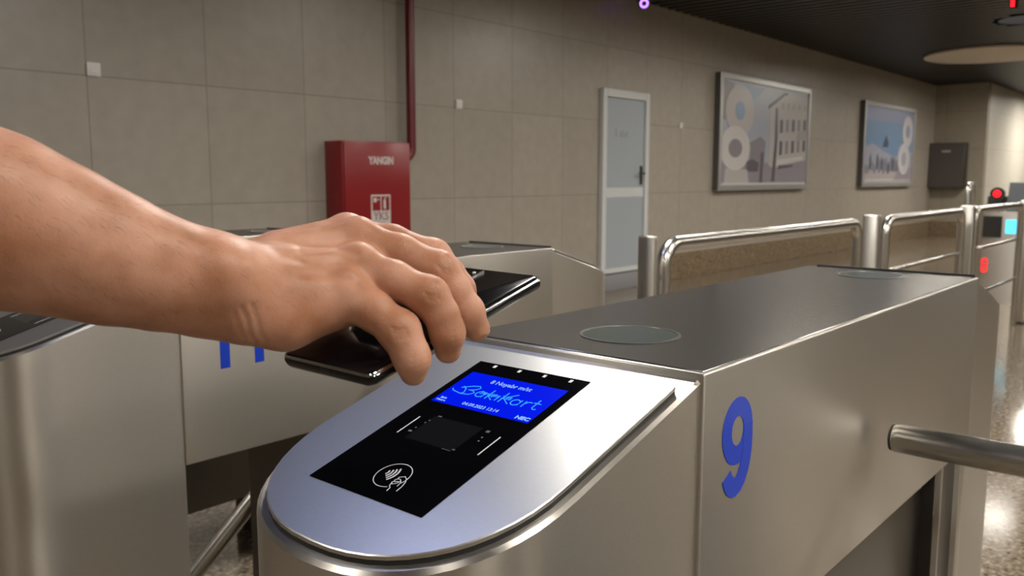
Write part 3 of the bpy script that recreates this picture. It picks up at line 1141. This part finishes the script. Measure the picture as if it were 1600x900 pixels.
class Field:
    def __init__(self):
        self.f = np.full(DIM, BIG, np.float32)

    def sub(self, lo, hi):
        a = np.clip(np.floor((lo - LO) / RES).astype(int), 0, DIM)
        b = np.clip(np.ceil((hi - LO) / RES).astype(int) + 1, 0, DIM)
        sl = tuple(slice(i, j) for i, j in zip(a, b))
        ax = [LO[i] + RES * np.arange(a[i], b[i], dtype=np.float32) for i in range(3)]
        return sl, ax

    def put(self, d, sl, k):
        g = self.f[sl]
        if k > 0:
            h = np.clip(.5 + .5 * (g - d) / k, 0, 1)
            self.f[sl] = g * (1 - h) + d * h - k * h * (1 - h)
        else:
            self.f[sl] = np.minimum(g, d)

    def capsule(self, a, b, ra, rb, k=.006, flat=None, amt=1.0):
        """tapered limb from a to b; flat squeezes its section along one direction"""
        a, b = np.asarray(a, float), np.asarray(b, float)
        m = max(ra, rb) + k + .012
        sl, ax = self.sub(np.minimum(a, b) - m, np.maximum(a, b) + m)
        X, Y, Z = np.meshgrid(*ax, indexing='ij', sparse=True)
        X, Y, Z = X - a[0], Y - a[1], Z - a[2]
        ba = b - a
        L2 = float(ba @ ba) + 1e-12
        t = np.clip((X * ba[0] + Y * ba[1] + Z * ba[2]) / L2, 0, 1)
        qx, qy, qz = X - t * ba[0], Y - t * ba[1], Z - t * ba[2]
        d2 = qx * qx + qy * qy + qz * qz
        if flat is not None:
            fl = np.asarray(flat, float)
            fl = fl / np.linalg.norm(fl)
            c = qx * fl[0] + qy * fl[1] + qz * fl[2]
            d2 = d2 + (amt * amt - 1) * c * c
        self.put((np.sqrt(d2) - (ra + (rb - ra) * t)).astype(np.float32), sl, k)


body = Field()
F_ = [None] * 5
# forearm: widths follow the outline of the arm
fa = [(J(-420, 222, .385), .046), (J(-190, 285, .40), .0475), (J(0, 347, .425), .0435), (J(90, 375, .434), .0385), (J(170, 403, .442), .0345),
      (J(250, 427, .452), .0300), (J(310, 440, .462), .0278), (J(350, 447, .470), .0258)]
for (p, r), (q, s) in zip(fa, fa[1:]):
    body.capsule(p, q, r, s, .007, (.15, .35, .9), 1.12)
# metacarpals fanning out to the knuckles
MC = {'index': (J(392, 412, .507), J(543, 369, .548), .0145, .0118),
      'middle': (J(380, 424, .494), J(560, 377, .530), .0155, .0122),
      'ring': (J(372, 440, .482), J(560, 418, .510), .0165, .0122),
      'little': (J(368, 466, .472), J(541, 458, .494), .0180, .0122)}
for a, b_, r, s in MC.values():
    body.capsule(a, b_, r, s, .008)
body.capsule(J(350, 449, .470), J(400, 452, .487), .0262, .024, .012)
# heel of the hand and the ball of the thumb
body.capsule(J(394, 491, .474), J(445, 498, .482), .0172, .0160, .008)
body.capsule(J(445, 499, .482), J(523, 481, .493), .0160, .0132, .010)
body.capsule(J(400, 462, .512), J(500, 470, .552), .021, .0165, .012)
body.capsule(J(440, 450, .505), J(520, 440, .530), .020, .017, .012)
# wrist bone
body.capsule(J(352, 428, .452), J(356, 430, .452), .0118, .0118, .014)
# knuckle heads and the tendons that run to them
for n_, k in (('index', .0004), ('middle', .0012), ('ring', .0006), ('little', .0004)):
    a, b_, r, s = MC[n_]
    up = np.array([-.10, .80, -.45])
    up = up / np.linalg.norm(up)
    body.capsule(b_ + up * (.0025 + k), b_ + up * (.0028 + k), .0105, .0105, .006)
    body.capsule(a + (b_ - a) * .25 + up * (r - .003), b_ + up * (s - .004), .0040, .0045, .006)

fingers = {
    'little': [(541, 458, .494, .0118), (584, 486, .487, .0112), (624, 517, .4825, .0106), (636, 541, .4795, .0098), (644, 560, .4790, .0090), (646, 581, .4830, .0079)],
    'ring': [(560, 418, .510, .0122), (615, 438, .503, .0114), (670, 463, .4985, .0107), (690, 492, .4985, .0100), (699, 520, .5005, .0090), (700, 547, .5050, .0080)],
    'middle': [(560, 377, .530, .0122), (625, 396, .524, .0115), (686, 423, .5205, .0109), (710, 455, .5205, .0102), (730, 487, .5225, .0092), (745, 513, .5275, .0082)],
    'index': [(543, 369, .548, .0118), (612, 379, .548, .0112), (676, 402, .548, .0106), (702, 428, .548, .0097), (718, 452, .549, .0088), (728, 474, .551, .0078)],
    'thumb': [(440, 470, .535, .016), (500, 488, .568, .0125), (545, 492, .580, .0115), (585, 487, .590, .0100), (607, 480, .597, .0085)]}
ff = Field()
for nm, js in fingers.items():
    one = Field()
    for p, q in zip(js, js[1:]):
        one.capsule(J(*p[:3]), J(*q[:3]), p[3], q[3], .004)
    # soft pad and joint swelling
    if nm != 'thumb':
        for i, add in ((2, .0006), (4, .0004)):
            p = J(*js[i][:3])
            one.capsule(p, p + 1e-4, js[i][3] + add, js[i][3] + add, .005)
    sl = tuple(slice(0, None) for _ in range(3))
    ff.put(one.f, sl, .0012)
    del one
body.put(ff.f, tuple(slice(0, None) for _ in range(3)), .0075)
G = body.f
del ff


def surface_nets(G):
    S = G < 0
    nx, ny, nz = G.shape
    mix = np.zeros((nx - 1, ny - 1, nz - 1), np.int8)
    for i in (0, 1):
        for j in (0, 1):
            for k in (0, 1):
                mix += S[i:nx - 1 + i, j:ny - 1 + j, k:nz - 1 + k]
    act = (mix > 0) & (mix < 8)
    idx = np.argwhere(act)
    num = -np.ones(act.shape, np.int64)
    num[act] = np.arange(len(idx))
    acc = np.zeros((len(idx), 3))
    cnt = np.zeros(len(idx))
    cs = [np.array(c) for c in ((0, 0, 0), (1, 0, 0), (0, 1, 0), (1, 1, 0), (0, 0, 1), (1, 0, 1), (0, 1, 1), (1, 1, 1))]
    for a in range(8):
        for b in range(a + 1, 8):
            if np.abs(cs[a] - cs[b]).sum() != 1:
                continue
            ga = G[tuple((idx + cs[a]).T)]
            gb = G[tuple((idx + cs[b]).T)]
            m = (ga < 0) != (gb < 0)
            t = np.where(m, ga / np.where(m, ga - gb, 1), 0)
            acc += np.where(m[:, None], cs[a] + t[:, None] * (cs[b] - cs[a]), 0)
            cnt += m
    V = LO + RES * (idx + acc / cnt[:, None])
    Fs = []
    for axis in range(3):
        o1, o2 = (axis + 1) % 3, (axis + 2) % 3
        A = [slice(1, -1)] * 3
        B = [slice(1, -1)] * 3
        A[axis] = slice(0, -1)
        B[axis] = slice(1, None)
        sa, sb = S[tuple(A)], S[tuple(B)]
        e = np.argwhere(sa != sb)
        off = np.array([1, 1, 1])
        off[axis] = 0
        inside = sa[tuple(e.T)]
        c = e + off
        u1 = np.eye(3, dtype=int)[o1]
        u2 = np.eye(3, dtype=int)[o2]
        q = [c - u1 - u2, c - u2, c, c - u1]
        q = np.stack([num[tuple(p.T)] for p in q], 1)
        q[~inside] = q[~inside][:, ::-1]
        Fs.append(q)
    return V, np.concatenate(Fs)


V, Q = surface_nets(G)
# relax, then press in the skin folds over the finger joints and at the wrist
E = np.concatenate([Q[:, [0, 1]], Q[:, [1, 2]], Q[:, [2, 3]], Q[:, [3, 0]]])
deg = np.bincount(E.ravel(), minlength=len(V)).astype(float)[:, None]


def relax(V, n, lam):
    for it in range(n):
        s = np.zeros_like(V)
        for c in range(3):
            s[:, c] = np.bincount(E[:, 0], V[E[:, 1], c], len(V)) + np.bincount(E[:, 1], V[E[:, 0], c], len(V))
        V = V + (lam if it % 2 == 0 else -lam * .98) * (s / deg - V)
    return V


V = relax(V, 24, .6)
fn = np.cross(V[Q[:, 2]] - V[Q[:, 0]], V[Q[:, 3]] - V[Q[:, 1]])
VN = np.zeros_like(V)
for c in range(4):
    for a in range(3):
        VN[:, a] += np.bincount(Q[:, c], fn[:, a], len(V))
VN /= np.linalg.norm(VN, axis=1)[:, None] + 1e-12
PXY = np.stack([V[:, 0] / V[:, 2] * FPX + 800, -V[:, 1] / V[:, 2] * FPX + 450], 1)


def fold(a, b, width, depth):
    """crease along the segment a-b on the skin"""
    global V
    a, b = np.array(a), np.array(b)
    t = np.clip(((V - a) @ (b - a)) / ((b - a) @ (b - a)), 0, 1)
    d = np.linalg.norm(V - a - t[:, None] * (b - a), axis=1)
    V = V - VN * (depth * np.exp(-(d / width) ** 2))[:, None]


for nm in ('little', 'ring', 'middle'):
    js = fingers[nm]
    for i, w, dp in ((2, .0016, .0007), (4, .0013, .0005)):
        c = J(*js[i][:3])
        ax = J(*js[i + 1][:3]) - J(*js[i - 1][:3])
        ax /= np.linalg.norm(ax)
        pr, nx_ = J(*js[i - 1][:3]), J(*js[i + 1][:3])
        dors = c - (pr + nx_) / 2
        dors -= ax * (dors @ ax)
        dors /= np.linalg.norm(dors) + 1e-9
        side = np.cross(ax, dors)
        r = js[i][3] + .0006
        for s_ in (-.0032, 0, .0030):
            base = c + ax * s_ + dors * r
            fold(base - side * .0055, base + side * .0055, w * .55, dp * (1 if s_ == 0 else .7))


def crease(pts, width, depth):
    """a fold along a line on the side of the skin that faces the viewer"""
    global V
    best = np.full(len(V), 1e9)
    for (x0, y0), (x1, y1) in zip(pts, pts[1:]):
        a, b = np.array([x0, y0], float), np.array([x1, y1], float)
        t = np.clip(((PXY - a) @ (b - a)) / ((b - a) @ (b - a)), 0, 1)
        best = np.minimum(best, np.linalg.norm(PXY - a - t[:, None] * (b - a), axis=1))
    V = V - VN * (depth * np.exp(-(best / width) ** 2) * (VN[:, 2] < .1))[:, None]


# wrist folds, knuckle wrinkles, and soft hollows between the tendons
crease([(378, 482), (386, 500), (390, 522), (398, 535)], 4.5, .0006)
crease([(394, 478), (402, 500), (406, 522), (414, 532)], 4.5, .0006)
crease([(366, 490), (372, 512), (382, 530)], 4.5, .0004)
crease([(612, 512), (622, 516), (633, 514)], 2.6, .0006)
crease([(614, 520), (625, 523), (636, 520)], 2.6, .0006)
crease([(618, 529), (628, 530), (638, 526)], 2.6, .0004)
crease([(664, 458), (674, 463), (684, 462)], 2.6, .0005)
crease([(668, 467), (678, 470), (688, 467)], 2.6, .0005)
crease([(684, 416), (692, 422), (700, 422)], 2.6, .0005)
crease([(690, 425), (697, 429), (704, 428)], 2.6, .0004)
crease([(470, 425), (520, 428), (556, 440)], 9, .0016)
crease([(470, 390), (520, 385), (556, 396)], 8, .0012)

W = np.array(CAM)[None, :] + V[:, :1] * np.array(RT)[None, :] + V[:, 1:2] * np.array(UP)[None, :] + V[:, 2:3] * np.array(FW)[None, :]
elbow = Vector(CAM) + RT * float(fa[0][0][0]) + UP * float(fa[0][0][1]) + FW * float(fa[0][0][2])
me = bpy.data.meshes.new('person')
W = W - np.array(elbow)[None, :]
me.from_pydata(W.tolist(), [], Q.tolist())
me.update()
# skin: warm, softly lit through, blotched and finely wrinkled
skin = bpy.data.materials.new('skin')
nt, N, L, B = nodes_of(skin)
tc = N.new('ShaderNodeTexCoord')
n1 = N.new('ShaderNodeTexNoise')
n1.inputs['Scale'].default_value = 34
n1.inputs['Detail'].default_value = 7
rp = N.new('ShaderNodeValToRGB')
rp.color_ramp.elements[0].position = .32
rp.color_ramp.elements[0].color = (.385, .168, .088, 1)
rp.color_ramp.elements[1].position = .68
rp.color_ramp.elements[1].color = (.59, .315, .215, 1)
n2 = N.new('ShaderNodeTexNoise')
n2.inputs['Scale'].default_value = 420
n2.inputs['Detail'].default_value = 4
vo = N.new('ShaderNodeTexVoronoi')
vo.inputs['Scale'].default_value = 900
ad = N.new('ShaderNodeMath')
ad.operation = 'ADD'
bp = N.new('ShaderNodeBump')
bp.inputs['Strength'].default_value = .2
bp.inputs['Distance'].default_value = .0004
for nn in (n1, n2, vo):
    L.new(tc.outputs['Object'], nn.inputs['Vector'])
L.new(n1.outputs['Fac'], rp.inputs['Fac'])
L.new(rp.outputs['Color'], B.inputs['Base Color'])
L.new(n2.outputs['Fac'], ad.inputs[0])
L.new(vo.outputs['Distance'], ad.inputs[1])
L.new(ad.outputs[0], bp.inputs['Height'])
L.new(bp.outputs['Normal'], B.inputs['Normal'])
B.inputs['Roughness'].default_value = .46
B.inputs['Specular IOR Level'].default_value = .4
B.inputs['Subsurface Weight'].default_value = .25
B.inputs['Subsurface Radius'].default_value = (1.0, .35, .2)
B.inputs['Subsurface Scale'].default_value = .004
person = link('person', me, skin, None, True)
person.location = elbow
tag(person, 'bare forearm and hand of a person reaching in from the left, holding the phone', 'person')

# nails on the three visible finger ends
nail_m = mat('nail', (.66, .40, .34), .3, 0, .5)
CW_ = lambda p: Vector(CAM) + RT * float(p[0]) + UP * float(p[1]) + FW * float(p[2]) - elbow
for nm, wd in (('little', .92), ('ring', .95), ('middle', 1.0), ('index', .95)):
    js = fingers[nm]
    c0, c1 = J(*js[-2][:3]), J(*js[-1][:3])
    prv = J(*js[-3][:3])
    ax = c1 - c0
    ax /= np.linalg.norm(ax)
    dors = np.array([.90, .12, -.26])
    dors -= ax * (dors @ ax)
    dors /= np.linalg.norm(dors)
    side = np.cross(ax, dors)
    r = js[-1][3]
    bm = bmesh.new()
    nu, nv = 10, 10
    outer, inner = [], []
    for i in range(nu + 1):
        u = i / nu
        row, row2 = [], []
        half = 52 * (1 - .25 * max(0, u - .7) / .3 - .30 * max(0, .25 - u) / .25)
        for j in range(nv + 1):
            a = math.radians(half * (2 * j / nv - 1))
            edge = abs(2 * j / nv - 1)
            lng = -.0068 + u * (.0118 - .0022 * edge ** 2)
            rr = (r + (js[-2][3] - r) * .25 * (1 - u)) * 1.0 + .0003
            drop = .0018 * u * u
            p = c1 + ax * lng + (dors * math.cos(a) + side * math.sin(a)) * (rr - drop)
            row.append(bm.verts.new(CW_(p)))
            p2 = c1 + ax * lng + (dors * math.cos(a) + side * math.sin(a)) * (rr - drop - .0009)
            row2.append(bm.verts.new(CW_(p2)))
        outer.append(row)
        inner.append(row2)
    for i in range(nu):
        for j in range(nv):
            bm.faces.new((outer[i][j], outer[i][j + 1], outer[i + 1][j + 1], outer[i + 1][j]))
            bm.faces.new((inner[i][j], inner[i + 1][j], inner[i + 1][j + 1], inner[i][j + 1]))
    for i in range(nu):
        bm.faces.new((outer[i][0], outer[i + 1][0], inner[i + 1][0], inner[i][0]))
        bm.faces.new((outer[i][nv], inner[i][nv], inner[i + 1][nv], outer[i + 1][nv]))
    for j in range(nv):
        bm.faces.new((outer[0][j], inner[0][j], inner[0][j + 1], outer[0][j + 1]))
        bm.faces.new((outer[nu][j], outer[nu][j + 1], inner[nu][j + 1], inner[nu][j]))
    obj('fingernail', bm, nail_m, person, angle=.9)

# short dark hairs along the forearm and the back of the hand
rng = np.random.default_rng(3)
arm_dir = J(350, 449, .470) - J(0, 347, .425)
arm_dir /= np.linalg.norm(arm_dir)
ok = np.where((PXY[:, 0] > -60) & (PXY[:, 0] < 505) & (PXY[:, 1] < 500) & (VN[:, 2] < .35))[0]
wt = np.where(VN[ok, 1] > .2, 1.0, .35) * np.where((PXY[ok, 0] > 300) & (PXY[ok, 0] < 400), .6, 1.0)
wt *= np.where(PXY[ok, 0] > 420, np.where((PXY[ok, 1] > 420), .5, .25), 1.0)
sel = rng.choice(ok, 520, replace=False, p=wt / wt.sum())
bm = bmesh.new()
for i in sel:
    nrm = VN[i]
    d = arm_dir * 1.0 + np.array([0, -.55, 0]) + rng.normal(size=3) * .25
    d -= nrm * (d @ nrm)
    d /= np.linalg.norm(d)
    ln = rng.uniform(.003, .0075)
    sd = np.cross(d, nrm) * .00006
    p0 = V[i] - nrm * .0002
    p1 = V[i] + d * ln * .5 + nrm * .0010
    p2 = V[i] + d * ln + nrm * .0013
    q = [CW_(p) for p in (p0 - sd, p0 + sd, p1 + sd * .7, p1 - sd * .7, p2)]
    v = [bm.verts.new(p) for p in q]
    bm.faces.new((v[0], v[1], v[2], v[3]))
    bm.faces.new((v[3], v[2], v[4]))
h_ = obj('arm_hair', bm, mat('hair', (.035, .018, .010), .5), person)
h_['kind'] = 'stuff'
